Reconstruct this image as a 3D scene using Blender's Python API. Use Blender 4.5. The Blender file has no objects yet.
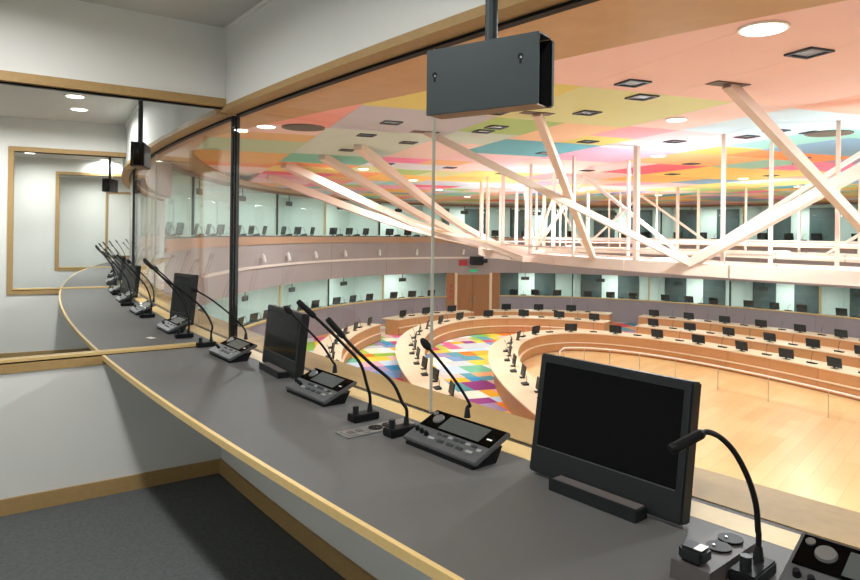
import bpy, bmesh, math, random
from mathutils import Matrix, Vector
random.seed(7)
pi = math.pi
scn = bpy.context.scene
col = scn.collection

# ------------------------------------------------------------------ camera
EYE = 1.42                       # eye height above the booth floor (z = 0)
F, HY, ROLL = 668.0, 233.0, 0.012
cam_d = bpy.data.cameras.new('camera')
cam = bpy.data.objects.new('camera', cam_d); col.objects.link(cam)
cam_d.sensor_width = 36.0; cam_d.sensor_fit = 'HORIZONTAL'
cam_d.lens = F / 860 * 36.0
cam_d.shift_y = (HY - 290) / 860
cam_d.clip_start = 0.02; cam_d.clip_end = 300
cam.matrix_world = Matrix.Translation((0, 0, EYE)) @ Matrix.Rotation(pi / 2, 4, 'X') @ Matrix.Rotation(ROLL, 4, 'Z')
scn.camera = cam

# ------------------------------------------------------------------ world, exposure
w = bpy.data.worlds.new('world'); scn.world = w; w.use_nodes = True
w.node_tree.nodes['Background'].inputs[0].default_value = (1, 1, 1, 1)
w.node_tree.nodes['Background'].inputs[1].default_value = 0.02
scn.view_settings.view_transform = 'Standard'
scn.view_settings.look = 'None'
scn.view_settings.gamma = 1.0
scn.view_settings.use_curve_mapping = False
scn.view_settings.exposure = 0.0
try:
    scn.cycles.transparent_max_bounces = 24
    scn.cycles.max_bounces = 8
    scn.cycles.sample_clamp_indirect = 6.0
    scn.cycles.use_denoising = True
except Exception:
    pass
P_DOWN, P_UP, P_BOOTH, P_FAR = 178.0, 66.0, 20.0, 75.0     # watts of the hall downlights, deck uplights, booth lamps, added fill lights of the far booths

def lamp(name, loc, power, size=.3, up=False, colr=(.90, .97, 1), parent=None, spread=pi):
    d = bpy.data.lights.new(name, 'AREA'); d.shape = 'DISK'; d.size = size; d.energy = power; d.color = colr; d.spread = spread
    o = bpy.data.objects.new(name, d); col.objects.link(o); o.location = loc
    if up: o.rotation_euler = (pi, 0, 0)
    if parent: o.parent = parent
    return o

# ------------------------------------------------------------------ materials
def lin(c):
    return tuple((x / 12.92 if x <= .04045 else ((x + .055) / 1.055) ** 2.4) for x in (v / 255 for v in c))
MATS = {}
def mat(name, rgb, rough=.6, metal=0., var=.06, scale=6., bump=0., stretch=(1, 1, 1), emit=0., spec=.35):
    if name in MATS: return MATS[name]
    m = bpy.data.materials.new(name); m.use_nodes = True; nt = m.node_tree; N = nt.nodes; Lk = nt.links
    b = N['Principled BSDF']; b.inputs['Roughness'].default_value = rough; b.inputs['Metallic'].default_value = metal; b.inputs['Specular IOR Level'].default_value = spec
    c = lin(rgb)
    tc = N.new('ShaderNodeTexCoord'); mp = N.new('ShaderNodeMapping'); mp.inputs['Scale'].default_value = stretch
    Lk.new(tc.outputs['Object'], mp.inputs[0])
    nz = N.new('ShaderNodeTexNoise'); nz.inputs['Scale'].default_value = scale; nz.inputs['Detail'].default_value = 4
    Lk.new(mp.outputs[0], nz.inputs['Vector'])
    rp = N.new('ShaderNodeMix'); rp.data_type = 'RGBA'
    rp.inputs[6].default_value = (*[x * (1 - 2 * var) for x in c], 1); rp.inputs[7].default_value = (*[min(1, x * (1 + 2 * var)) for x in c], 1)
    Lk.new(nz.outputs['Fac'], rp.inputs[0]); Lk.new(rp.outputs[2], b.inputs['Base Color'])
    if bump:
        bp = N.new('ShaderNodeBump'); bp.inputs['Strength'].default_value = bump; bp.inputs['Distance'].default_value = .004
        Lk.new(nz.outputs['Fac'], bp.inputs['Height']); Lk.new(bp.outputs[0], b.inputs['Normal'])
    if emit:
        b.inputs['Emission Color'].default_value = (*c, 1); b.inputs['Emission Strength'].default_value = emit
    MATS[name] = m; return m
def wood(name, rgb, rough=.45, st=(3, 3, 40), var=.1, scale=2.0):
    return mat(name, rgb, rough, 0, var, scale, .05, st, spec=.2)
def glass(name, tint=(.93, .97, .95), ior=.015):
    if name in MATS: return MATS[name]
    m = bpy.data.materials.new(name); m.use_nodes = True; nt = m.node_tree; N = nt.nodes; Lk = nt.links
    N.remove(N['Principled BSDF']); out = N['Material Output']
    t = N.new('ShaderNodeBsdfTransparent'); t.inputs[0].default_value = (*tint, 1)
    g = N.new('ShaderNodeBsdfGlossy'); g.inputs['Roughness'].default_value = .0; g.inputs[0].default_value = (1, 1, 1, 1)
    lw = N.new('ShaderNodeLayerWeight'); lw.inputs[0].default_value = .5
    pw = N.new('ShaderNodeMath'); pw.operation = 'POWER'; pw.inputs[1].default_value = 5; Lk.new(lw.outputs['Facing'], pw.inputs[0])
    fr = N.new('ShaderNodeMath'); fr.operation = 'MULTIPLY_ADD'; fr.inputs[1].default_value = .6; fr.inputs[2].default_value = ior; Lk.new(pw.outputs[0], fr.inputs[0])
    mx = N.new('ShaderNodeMixShader'); Lk.new(fr.outputs[0], mx.inputs[0]); Lk.new(t.outputs[0], mx.inputs[1]); Lk.new(g.outputs[0], mx.inputs[2])
    Lk.new(mx.outputs[0], out.inputs[0]); MATS[name] = m; return m

PAL = [(245, 178, 40), (236, 128, 38), (232, 72, 78), (240, 110, 150), (243, 170, 175), (150, 190, 70), (200, 205, 90), (250, 205, 70), (95, 155, 165), (125, 150, 190), (165, 140, 175), (195, 210, 225), (232, 190, 180), (205, 205, 205), (238, 165, 110), (120, 185, 150)]
M_WALL = mat('booth_wall_white', (226, 227, 224), .7, var=.015, scale=3)
M_CEIL = mat('booth_ceiling_white', (200, 200, 196), .8, var=.015)
M_CARPET = mat('dark_grey_carpet', (92, 95, 96), .95, var=.22, scale=60, bump=.5)
M_OAK = wood('oak_trim', (172, 142, 96), .5, (6, 6, 6), .07, 6)
M_OAKL = wood('pale_oak_edge', (206, 178, 122), .45, (6, 6, 6), .05, 8)
M_DESK = mat('grey_desk_laminate', (89, 89, 88), .55, var=.03, scale=5, spec=.2)
M_BLACK = mat('black_metal', (22, 23, 24), .5, var=.03, spec=.12)
M_CHAR = mat('charcoal_sheet_metal', (52, 60, 62), .5, .3, var=.02)
M_PLAS = mat('black_plastic', (32, 35, 36), .45, var=.04, spec=.2)
M_SCREEN = mat('black_screen_glass', (4, 5, 5), .1, var=.01, spec=.08)
M_LCD = mat('grey_lcd', (78, 84, 82), .3, var=.03, spec=.2)
M_CONS = mat('grey_console_metal', (96, 99, 102), .4, .35, var=.03, scale=30)
M_BTN = mat('grey_button', (150, 152, 150), .5)
M_DIAL = mat('steel_dial', (140, 142, 142), .3, .6)
M_FOAM = mat('black_foam', (22, 22, 22), .95, var=.2, scale=200, bump=.4)
M_WHITE = mat('white_paint', (238, 236, 230), .6, var=.01)
M_GLASS = glass('booth_glass', (.975, .985, .98), .012)
M_GLASSF = glass('far_booth_glass', (.92, .975, .955), .02)
M_HWALL = mat('taupe_hall_wall', (166, 153, 151), .75, var=.02, scale=2)
M_HPANEL = mat('mauve_grey_panel', (150, 142, 148), .75, var=.02, scale=2)
M_ROWW = wood('cherry_veneer', (190, 138, 92), .45, (1, 1, 14), .08, 1.5)
M_ROWT = wood('pale_veneer_top', (232, 206, 174), .4, (2, 2, 2), .04, 2)
M_SOFF = wood('orange_veneer_soffit', (188, 152, 108), .5, (1.2, 1.2, 1.2), .07, 3)
M_TRUSS = mat('pale_pink_painted_steel', (226, 206, 192), .5, var=.03, scale=3)
M_TRUSSW = mat('white_painted_steel', (232, 218, 208), .45, var=.02)
M_DARKW = mat('dark_green_grey_panel', (70, 88, 88), .5, var=.05)
M_PALEG = mat('pale_green_white_wall', (228, 238, 232), .7, var=.02)
M_DOOR = wood('brown_wood_door', (160, 112, 70), .5, (8, 8, 1), .1, 2)
M_LENS = mat('lamp_lens', (255, 250, 240), .4, var=0, emit=6.)
M_STEEL = mat('brushed_steel', (190, 190, 190), .3, .8)
M_RED = mat('red_sign', (190, 60, 66), .5)
M_GREEN = mat('green_sign', (40, 160, 110), .5, emit=.6)
M_DARKREC = mat('dark_fixture', (52, 60, 70), .4, .3)
M_TAUPE = mat('taupe_plate', (98, 92, 90), .5)

# ------------------------------------------------------------------ geometry helpers
ORG = {}
def put(o, label=None, cat=None, group=None, kind=None):
    if label: o['label'] = label
    if cat: o['category'] = cat
    if group: o['group'] = group
    if kind: o['kind'] = kind
    return o
def empty(name, loc=(0, 0, 0), rz=0., parent=None, **kw):
    o = bpy.data.objects.new(name, None); col.objects.link(o); o.empty_display_size = .1
    o.location = loc; o.rotation_euler = (0, 0, rz)
    if parent: o.parent = parent
    ORG[o.name] = Vector(loc)
    return put(o, **kw)
def mk(name, vf, m, parent=None, smooth=False, local=False, **kw):
    """link one mesh object; world-space verts are moved to the parent's (or own) origin unless local"""
    verts, faces = vf
    V = [Vector(v) for v in verts]
    if local: o0 = Vector((0, 0, 0))
    elif parent is not None: o0 = ORG.get(parent.name, Vector((0, 0, 0)))
    else:
        lo = [min(v[i] for v in V) for i in range(3)]; hi = [max(v[i] for v in V) for i in range(3)]
        o0 = Vector(((lo[0] + hi[0]) / 2, (lo[1] + hi[1]) / 2, lo[2]))
    me = bpy.data.meshes.new(name); me.from_pydata([v - o0 for v in V], [], faces)
    bm = bmesh.new(); bm.from_mesh(me); bmesh.ops.recalc_face_normals(bm, faces=bm.faces); bm.to_mesh(me); bm.free()
    if smooth:
        for p in me.polygons: p.use_smooth = True
        try: me.set_sharp_from_angle(angle=math.radians(40))
        except Exception: pass
    me.materials.append(m)
    o = bpy.data.objects.new(name, me); col.objects.link(o)
    if parent is not None: o.parent = parent; ORG[o.name] = o0 if not local else Vector((0, 0, 0))
    else:
        if not local: o.location = o0
        ORG[o.name] = o0
    return put(o, **kw)
def join(*vfs):
    V, Fc = [], []
    for v, f in vfs:
        n = len(V); V += list(v); Fc += [tuple(i + n for i in q) for q in f]
    return V, Fc
BF = [(0, 3, 2, 1), (4, 5, 6, 7), (0, 1, 5, 4), (1, 2, 6, 5), (2, 3, 7, 6), (3, 0, 4, 7)]
def box(x0, x1, y0, y1, z0, z1):
    return [(x0, y0, z0), (x1, y0, z0), (x1, y1, z0), (x0, y1, z0), (x0, y0, z1), (x1, y0, z1), (x1, y1, z1), (x0, y1, z1)], list(BF)
def rbox(x0, x1, y0, y1, z0, z1, r=.004):
    """box with chamfered vertical and top edges"""
    bm = bmesh.new(); v, f = box(x0, x1, y0, y1, z0, z1); vs = [bm.verts.new(q) for q in v]
    for q in f: bm.faces.new([vs[i] for i in q])
    bmesh.ops.bevel(bm, geom=list(bm.edges), offset=r, segments=2, affect='EDGES')
    bm.verts.index_update(); out = ([tuple(v.co) for v in bm.verts], [tuple(v.index for v in q.verts) for q in bm.faces]); bm.free(); return out
def xf(vf, M):
    return [tuple(M @ Vector(v)) for v in vf[0]], vf[1]
def prism(poly, a, b, axis='x'):
    """extrude a polygon given in the two other axes"""
    n = len(poly); V = []
    for t in (a, b):
        for p, q in poly: V.append({'x': (t, p, q), 'y': (p, t, q), 'z': (p, q, t)}[axis])
    Fc = [tuple(range(n))[::-1], tuple(range(n, 2 * n))] + [(i, (i + 1) % n, n + (i + 1) % n, n + i) for i in range(n)]
    return V, Fc
def cyl(x, y, z0, z1, r, n=16, r2=None):
    r2 = r if r2 is None else r2
    return ([(x + r * math.cos(2 * pi * i / n), y + r * math.sin(2 * pi * i / n), z0) for i in range(n)] + [(x + r2 * math.cos(2 * pi * i / n), y + r2 * math.sin(2 * pi * i / n), z1) for i in range(n)],
            [tuple(range(n))[::-1], tuple(range(n, 2 * n))] + [(i, (i + 1) % n, n + (i + 1) % n, n + i) for i in range(n)])
def tube(path, r, n=8, radii=None):
    P = [Vector(p) for p in path]; V, Fc = [], []; up = Vector((0, 0, 1)); prev = None
    for i, p in enumerate(P):
        t = (P[min(i + 1, len(P) - 1)] - P[max(i - 1, 0)]).normalized()
        if prev is None:
            a = t.cross(up); a = t.cross(Vector((1, 0, 0))) if a.length < .1 else a
        else: a = prev - t * prev.dot(t)
        a.normalize(); prev = a; b = t.cross(a); rr = radii[i] if radii else r
        for k in range(n): V.append(p + (a * math.cos(2 * pi * k / n) + b * math.sin(2 * pi * k / n)) * rr)
    for i in range(len(P) - 1):
        for k in range(n): Fc.append((i * n + k, i * n + (k + 1) % n, (i + 1) * n + (k + 1) % n, (i + 1) * n + k))
    Fc += [tuple(range(n))[::-1], tuple((len(P) - 1) * n + k for k in range(n))]
    return [tuple(v) for v in V], Fc
def beam(a, b, wd, ht=None):
    """square-section beam from a to b"""
    ht = ht or wd; a = Vector(a); b = Vector(b); t = (b - a).normalized(); s = t.cross(Vector((0, 0, 1)))
    if s.length < .01: s = Vector((1, 0, 0))
    s.normalize(); u = s.cross(t).normalized(); V = []
    for p in (a, b):
        for i, j in ((-1, -1), (1, -1), (1, 1), (-1, 1)): V.append(tuple(p + s * i * wd / 2 + u * j * ht / 2))
    return V, [(0, 1, 2, 3), (7, 6, 5, 4), (0, 4, 5, 1), (1, 5, 6, 2), (2, 6, 7, 3), (3, 7, 4, 0)]
def smooth_path(P, sub=6):
    P = [Vector(p) for p in P]; out = []
    for i in range(len(P) - 1):
        p0, p1, p2, p3 = P[max(i - 1, 0)], P[i], P[i + 1], P[min(i + 2, len(P) - 1)]
        for k in range(sub):
            t = k / sub
            out.append(.5 * ((2 * p1) + (p2 - p0) * t + (2 * p0 - 5 * p1 + 4 * p2 - p3) * t * t + (3 * p1 - p0 - 3 * p2 + p3) * t ** 3))
    return out + [P[-1]]
def at(px, py, z):
    """point of the photograph on the horizontal plane at height z (world)"""
    dx, dy = px - 430, py - HY; X, Y = dx + ROLL * dy, dy - ROLL * dx; d = -(z - EYE) * F / Y
    return Vector((X / F * d, d, z))
def atd(px, py, d):
    """point of the photograph at distance d in front of the camera"""
    dx, dy = px - 430, py - HY; X, Y = dx + ROLL * dy, dy - ROLL * dx
    return Vector((X / F * d, d, EYE - Y / F * d))

class Ell:
    def __init__(s, cx, cy, a, b, t):
        s.cx, s.cy, s.a, s.b, s.t = cx, cy, a, b, t; s.c, s.s_ = math.cos(t), math.sin(t)
        n = s.n = 7200; s.S = [0.]; p = s.pt(0)
        for i in range(1, n + 1):
            q = s.pt(2 * pi * i / n); s.S.append(s.S[-1] + math.hypot(q[0] - p[0], q[1] - p[1])); p = q
        s.s0 = 0.
    def nrm(s, ph):
        u, v = math.cos(ph) / s.a, math.sin(ph) / s.b; L = math.hypot(u, v); u /= L; v /= L
        return s.c * u - s.s_ * v, s.s_ * u + s.c * v
    def pt(s, ph, off=0.):
        u, v = s.a * math.cos(ph), s.b * math.sin(ph); x, y = s.cx + s.c * u - s.s_ * v, s.cy + s.s_ * u + s.c * v
        if off: nx, ny = s.nrm(ph); x += nx * off; y += ny * off
        return x, y
    def phi(s, x, y):
        return min((2 * pi * i / 1800 for i in range(1800)), key=lambda p: (s.pt(p)[0] - x) ** 2 + (s.pt(p)[1] - y) ** 2)
    def ph(s, arc):
        """angle at arc length arc measured from s0 against the angle"""
        L = s.S[-1]; t = (s.s0 - arc) % L; lo, hi = 0, s.n
        while hi - lo > 1:
            m = (lo + hi) // 2
            if s.S[m] <= t: lo = m
            else: hi = m
        return 2 * pi * (lo + (t - s.S[lo]) / (s.S[hi] - s.S[lo])) / s.n
    def arc(s, ph): return s.S[int(round(ph / (2 * pi) * s.n)) % s.n]
OUT = Ell(9.172, 17.967, 15.687, 23.301, .298); OUT.s0 = OUT.arc(3.598694)
def R(sv, off=0., z=0.):
    x, y = OUT.pt(OUT.ph(sv), off); return Vector((x, y, z))
def sweep_pts(fn, ts, prof):
    n = len(prof); V, Fc = [], []
    for t in ts:
        for o, z in prof:
            x, y = fn(t, o); V.append((x, y, z))
    for i in range(len(ts) - 1):
        for k in range(n): Fc.append((i * n + k, i * n + (k + 1) % n, (i + 1) * n + (k + 1) % n, (i + 1) * n + k))
    Fc += [tuple(range(n)), tuple((len(ts) - 1) * n + k for k in range(n))[::-1]]
    return V, Fc
def lsp(a, b, n): return [a + (b - a) * i / (n - 1) for i in range(n)]
def rs(s0, s1, prof, step=.35):
    """sweep a closed (offset, z) profile along the booth ring between two arc lengths"""
    n = max(2, int(abs(s1 - s0) / step) + 1)
    return sweep_pts(lambda t, o: OUT.pt(OUT.ph(t), o), lsp(s0, s1, n), prof)
def rect(o0, o1, z0, z1): return [(o0, z0), (o1, z0), (o1, z1), (o0, z1)]
TT = .361; TC, TS = math.cos(TT), math.sin(TT)
def tw(u, v): return 8.33 + TC * u - TS * v, 16.87 + TS * u + TC * v       # hall frame (long axis of the room) to world
def wt(x, y): return TC * (x - 8.33) + TS * (y - 16.87), -TS * (x - 8.33) + TC * (y - 16.87)

# levels
DESK, WTOP, BCEIL = .75, 2.12, 2.61
HF, HC = EYE - 5.1, EYE + 1.75              # hall floor, hall ceiling
LS, LT = EYE - 3.8, EYE - 2.36              # lower far windows
US, UT = EYE - .22, EYE + 1.62              # upper far windows
BW = 4.4                                    # booth width
PART = [-BW, 0, BW, 2 * BW, 3 * BW]
NEAR0, NEAR1 = -BW - .05, 3 * BW

# ================================================================== the booths on this side
fl = mk('floor', rs(NEAR0, NEAR1, rect(-.1, 3.2, -.12, 0)), M_CARPET, kind='structure')
mk('ceiling', rs(NEAR0, NEAR1, rect(-.12, 3.2, BCEIL, BCEIL + .1)), M_CEIL, kind='structure')
mk('wall_back', rs(NEAR0, NEAR1, rect(3.0, 3.12, 0, BCEIL)), M_WALL, kind='structure')
mk('wall_front', rs(NEAR0, NEAR1, rect(-.16, 0, 0, DESK - .051)), M_WALL, kind='structure')
mk('wall_front_upper', rs(NEAR0, NEAR1, rect(-.16, 0, WTOP + .035, BCEIL)), M_WALL, kind='structure')
mk('wall_front_fascia', rs(NEAR0, NEAR1, rect(-.3, -.165, WTOP + .07, HC + .15)), M_HWALL, kind='structure')
for i in range(4):
    a, b = PART[i] + .04, PART[i + 1] - .04
    mk('baseboard_front', rs(a, b, rect(.001, .016, 0, .08)), M_OAK, kind='structure')
    mk('trim_%d' % (i + 1), rs(a, b, rect(-.15, .012, WTOP, WTOP + .034)), M_OAK, kind='structure')
    mk('trim_%d' % (i + 11), rs(a, b, rect(.001, .014, BCEIL - .02, BCEIL)), M_WHITE, kind='structure')
    # window: panes, channels, outer sill
    wn = empty('window_%d' % (i + 1), R((a + b) / 2, -.1, DESK), kind='structure')
    js = [a - .04] + [a - .04 + (b + .04 - (a - .04)) * k / 2 for k in (1,)] + [b + .04]
    if i == 0: js = [-BW, -1.97, 0]
    if i == 1: js = [0, BW - 1.97, BW]
    for k in range(2):
        mk('pane', rs(js[k] + .004, js[k + 1] - .004, rect(-.106, -.094, DESK - .005, WTOP - .002), .25), M_GLASS, wn, smooth=True)
    mk('pane_joint', rs(js[1] - .0015, js[1] + .0015, rect(-.1065, -.0935, DESK, WTOP - .002)), mat('clear_joint', (176, 178, 168), .5), wn)
    mk('channel', rs(a, b, rect(-.118, -.082, DESK - .03, DESK - .006)), M_BLACK, wn)
    mk('channel', rs(a, b, rect(-.118, -.082, WTOP - .012, WTOP - .001)), M_BLACK, wn)
    mk('outer_sill', rs(a - .04, b + .04, rect(-.335, -.119, DESK - .05, DESK - .004)), wood('oak_sill', (166, 136, 86), .55, (6, 6, 6), .07, 6), wn)
for i, s in enumerate(PART[1:4]):
    mp = empty('window_post', R(s, -.06, DESK))
    mp['kind'] = 'structure'; mp.name = 'window_%d' % (20 + i)
    ORG[mp.name] = R(s, -.06, DESK)
    mk('mullion', rs(s + .018, s + .046, rect(-.125, -.08, DESK - .03, WTOP - .001)), M_BLACK, mp)
# partitions between booths
GEND = 1.32
for i, s in enumerate(PART):
    if 0 < i < 4: s = s - .05
    c = R(s); n = OUT.nrm(OUT.ph(s)); rz = math.atan2(n[1], n[0])
    M = Matrix.Translation(c) @ Matrix.Rotation(rz, 4, 'Z')
    def pb(nm, x0, x1, t, z0, z1, m, root):
        return mk(nm, xf(box(x0, x1, -t / 2, t / 2, z0, z1), M), m, root)
    side = ['right', 'left', 'second_left', 'third_left', 'fourth_left'][i]
    wl = empty('wall_' + side, c, kind='structure')
    if i in (0, 4):
        pb('panel', -.15, 3.05, .07, 0, BCEIL, M_WALL, wl)
        if i == 4:
            for x0, x1, z0, z1 in ((.1, .15, DESK, 2.3), (1.10, 1.15, DESK, 2.3), (.151, 1.099, 2.25, 2.3), (.151, 1.099, DESK, DESK + .05)):
                mk('frame_bar', xf(box(x0, x1, -.06, -.036, z0, z1) if False else box(x0, x1, .036, .06, z0, z1), M), M_OAK, wl)
        continue
    GEND, WT = {1: (1.30, WTOP + .025), 2: (1.10, WTOP + .13)}.get(i, (1.10, WTOP + .22))
    pb('lower_panel', .001, 3.02, .07, 0, DESK - .05, M_WALL, wl)
    pb('upper_panel', .001, 3.02, .07, WT + .05, BCEIL, M_WALL, wl)
    pb('back_panel', GEND + .05, 3.02, .07, DESK - .05, WT + .05, M_WALL, wl)
    for sd in (-1, 1):
        mk('baseboard_' + side, xf(box(.017, 3.0, sd * .036, sd * .05, 0, .08) if sd > 0 else box(.017, 3.0, -.05, -.036, 0, .08), M), M_OAK, kind='structure')
    fw = empty('window_%d' % (10 + i), c, kind='structure')
    pb('bottom_rail', .001, GEND + .05, .09, DESK - .05, DESK - .008, M_OAK, fw)
    for sd in (-1, 1):
        mk('glazing_bead', xf(box(-.05, GEND, min(sd * .008, sd * .03), max(sd * .008, sd * .03), DESK + .001, DESK + .016), M), M_OAKL, fw)
    pb('channel', -.05, GEND, .016, DESK - .008, DESK + .010, M_BLACK, fw)
    pb('top_rail', .001, GEND + .05, .10, WT, WT + .048, M_OAK, fw)
    pb('channel', .0, GEND, .03, WT - .010, WT - .001, M_BLACK, fw)
    pb('post', GEND, GEND + .05, .09, DESK - .008, WT, M_OAK, fw)
    pb('pane', -.07, GEND - .002, .012, DESK + .011, WT - .011, M_GLASS, fw)

# worktops
wl_names = ['grey laminate worktop with pale oak edge, carrying the large monitor beside the power box', 'curved grey worktop on the far side of the first glass partition', 'curved grey worktop beyond the second glass partition, crowded with microphones', 'grey worktop end beyond the third framed partition window']
for i in range(4):
    a, b = PART[i] + (.047 if i == 0 else -.003), PART[i + 1] - (.047 if i == 3 else .097)
    d = empty('worktop', R((a + b) / 2, .33, DESK - .04), label=wl_names[i], cat='desk', group='interpreter worktops')
    mk('top', rs(a, b, rect(.012, .633, DESK - .022, DESK), .2), M_DESK, d)
    mk('front_edge', rs(a, b, rect(.6335, .648, DESK - .023, DESK + .001), .2), M_OAKL, d)
    mk('back_strip', rs(a, b, rect(-.081, .0115, DESK - .022, DESK + .0003), .2), M_OAKL, d)
    for k in range(3):
        sc = a + (b - a) * (k + .5) / 3
        mk('bracket', rs(sc - .015, sc + .015, [(.0125, DESK - .023), (.0125, DESK - .25), (.03, DESK - .25), (.35, DESK - .06), (.35, DESK - .023)], .02), M_TAUPE, d)

# booth downlights (round recessed lamps in each booth ceiling)
LBL = ['round recessed downlight in the ceiling above the long grey worktop', 'bright round downlight seen through the first partition glass, in the next booth ceiling', 'round downlight in the ceiling beyond the second partition', 'round downlight in the farthest booth ceiling']
for i in range(4):
    for k, (ds, of) in enumerate([(.9, 1.25), (2.2, 1.25), (3.5, 1.25)] if i == 0 else ([(1.9, 1.2), (2.55, 1.2), (3.5, 1.5)] if i == 1 else [(1.2, 1.4), (2.6, 1.2), (3.6, 1.4)])):
        s = PART[i] + ds; p = R(s, of, BCEIL)
        if i == 1 and k < 2: p = at(*((75, 96), (79, 109))[k], BCEIL)      # the pair seen through the partition glass
        if i == 2 and k == 0: p = at(105, 160, BCEIL)
        d = empty('ceiling_downlight', p, label=LBL[i], cat='ceiling light', group='booth downlights %d' % i)
        mk('rim', tuple(join(cyl(p.x, p.y, BCEIL - .006, BCEIL, .085, 24))), M_WHITE, d)
        mk('lens', cyl(p.x, p.y, BCEIL - .009, BCEIL - .0065, .07, 24), M_LENS, d)
        lamp('downlight_beam', (p.x, p.y, BCEIL - .02), P_BOOTH, .14, colr=(1, .995, .96), spread=2.95)

# ================================================================== the hall shell
PERIM = OUT.S[-1]
V = [OUT.pt(2 * pi * i / 96, .3) for i in range(96)]
def pmat_patch(name):
    m = bpy.data.materials.new(name); m.use_nodes = True; nt = m.node_tree; N = nt.nodes; L = nt.links; b = N['Principled BSDF']; b.inputs['Roughness'].default_value = .95
    tc = N.new('ShaderNodeTexCoord'); mp = N.new('ShaderNodeMapping'); mp.inputs['Rotation'].default_value = (0, 0, -TT); mp.inputs['Scale'].default_value = (1 / .65, 1 / 1.2, 1)
    fl_ = N.new('ShaderNodeVectorMath'); fl_.operation = 'FLOOR'; wn_ = N.new('ShaderNodeTexWhiteNoise'); wn_.noise_dimensions = '2D'; rp = N.new('ShaderNodeValToRGB'); rp.color_ramp.interpolation = 'CONSTANT'
    L.new(tc.outputs['Object'], mp.inputs[0]); L.new(mp.outputs[0], fl_.inputs[0]); L.new(fl_.outputs[0], wn_.inputs['Vector']); L.new(wn_.outputs['Value'], rp.inputs[0])
    els = rp.color_ramp.elements
    while len(els) < 16: els.new(.5)
    for i, e in enumerate(els): e.position = i / 16; e.color = (*lin(PAL[i]), 1)
    L.new(rp.outputs[0], b.inputs['Base Color']); return m
M_PATCH = pmat_patch('patchwork_carpet')
hf = mk('floor_hall', prism(V, HF - .2, HF, 'z'), M_PATCH, kind='structure')
# inner parquet oval
A_ = Ell(9.471, 15.218, 5.546, 14.405, .244); B_ = Ell(10.01, 16.34, 8.3, 19.0, .361); C_ = Ell(8.34, 22.19, 10.87, 15.66, .361); RL = Ell(8.33, 15.12, 4.06, 10.72, .3)
def parquet():
    m = bpy.data.materials.new('honey_parquet'); m.use_nodes = True; nt = m.node_tree; N = nt.nodes; L = nt.links; b = N['Principled BSDF']; b.inputs['Roughness'].default_value = .3
    tc = N.new('ShaderNodeTexCoord'); mp = N.new('ShaderNodeMapping'); mp.inputs['Rotation'].default_value = (0, 0, -TT - .5); mp.inputs['Scale'].default_value = (.8, .8, .8)
    br = N.new('ShaderNodeTexBrick'); br.inputs['Color1'].default_value = (*lin((226, 188, 136)), 1); br.inputs['Color2'].default_value = (*lin((216, 172, 118)), 1); br.inputs['Mortar'].default_value = (*lin((198, 154, 100)), 1)
    br.inputs['Scale'].default_value = 1.0; br.inputs['Mortar Size'].default_value = .004; br.inputs['Brick Width'].default_value = 1.6; br.inputs['Row Height'].default_value = .28
    L.new(tc.outputs['Object'], mp.inputs[0]); L.new(mp.outputs[0], br.inputs['Vector']); L.new(br.outputs[0], b.inputs['Base Color']); return m
mk('floor_parquet', prism([A_.pt(2 * pi * i / 96, -.02) for i in range(96)], HF, HF + .012, 'z'), parquet(), kind='structure')

# ring walls, in panels where they show
S_L, S_R = 13.2, 76.0
def panels(name, s0, s1, o0, o1, z0, z1, m, step=2.2, skip=None):
    r = empty(name, R((s0 + s1) / 2, o0, z0), kind='structure')
    n = max(1, round((s1 - s0) / step)); w_ = (s1 - s0) / n
    for k in range(n):
        a, b = s0 + k * w_ + .006, s0 + (k + 1) * w_ - .006
        if skip and a < skip[1] and b > skip[0]: continue
        mk('panel', rs(a, b, rect(o0, o1, z0, z1), .8), m, r)
    return r
SD0, SD1 = 39.95, 43.35                      # the wooden door bay of the lower ring
panels('wall_hall_lower', S_L, SD0, -.02, .1, HF, LS, M_HPANEL)
panels('wall_hall_lower', SD1, S_R, -.02, .1, HF, LS, M_HPANEL)
panels('wall_hall_bulkhead', S_L, S_R, -.12, .05, LT, US - .32, M_HWALL, 4.4)
mk('wall_hall_core', rs(S_L, S_R, rect(.05, .4, LT + .02, US - .34), .8), M_HWALL, kind='structure')
mk('trim_31', rs(S_L, S_R, rect(-.2, .05, US - .32, US - .02), .8), wood('orange_veneer_band', (192, 150, 118), .5), kind='structure')
mk('trim_32', rs(S_L, SD0, rect(-.08, .1, LS, LS + .06), .8), M_OAKL, kind='structure')
mk('trim_33', rs(SD1, S_R, rect(-.08, .1, LS, LS + .06), .8), M_OAKL, kind='structure')
mk('wall_hall_header', rs(S_L, S_R, rect(-.12, .1, UT, HC + .15), .8), mat('brown_header', (134, 112, 92), .7), kind='structure')
# remaining closed stretch of the ring (behind and below this booth, out of view)
mk('wall_hall_near', rs(S_R - PERIM, S_L, rect(-.12, -.02, HF, -.125), .8), M_HWALL, kind='structure')
mk('wall_hall_side', rs(S_R - PERIM, NEAR0 - .02, rect(-.12, -.02, -.12, HC + .15), .8), M_HWALL, kind='structure')
# booth interiors of the two far rings
for nm, z0, z1 in (('lower', LS, LT), ('upper', US, UT)):
    a, b = S_L + .05, S_R
    zf = z0 - .78
    mk('floor_booths_' + nm, rs(a, b, rect(.12, 2.7, zf - .08, zf), .8), M_CARPET, kind='structure')
    mk('ceiling_booths_' + nm, rs(a, b, rect(.12, 2.7, z1 + .05, z1 + .12), .8), M_CEIL, kind='structure')
    mk('wall_booths_' + nm, rs(a, b, rect(2.55, 2.65, zf, z1 + .05), .8), M_PALEG, kind='structure')

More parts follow.
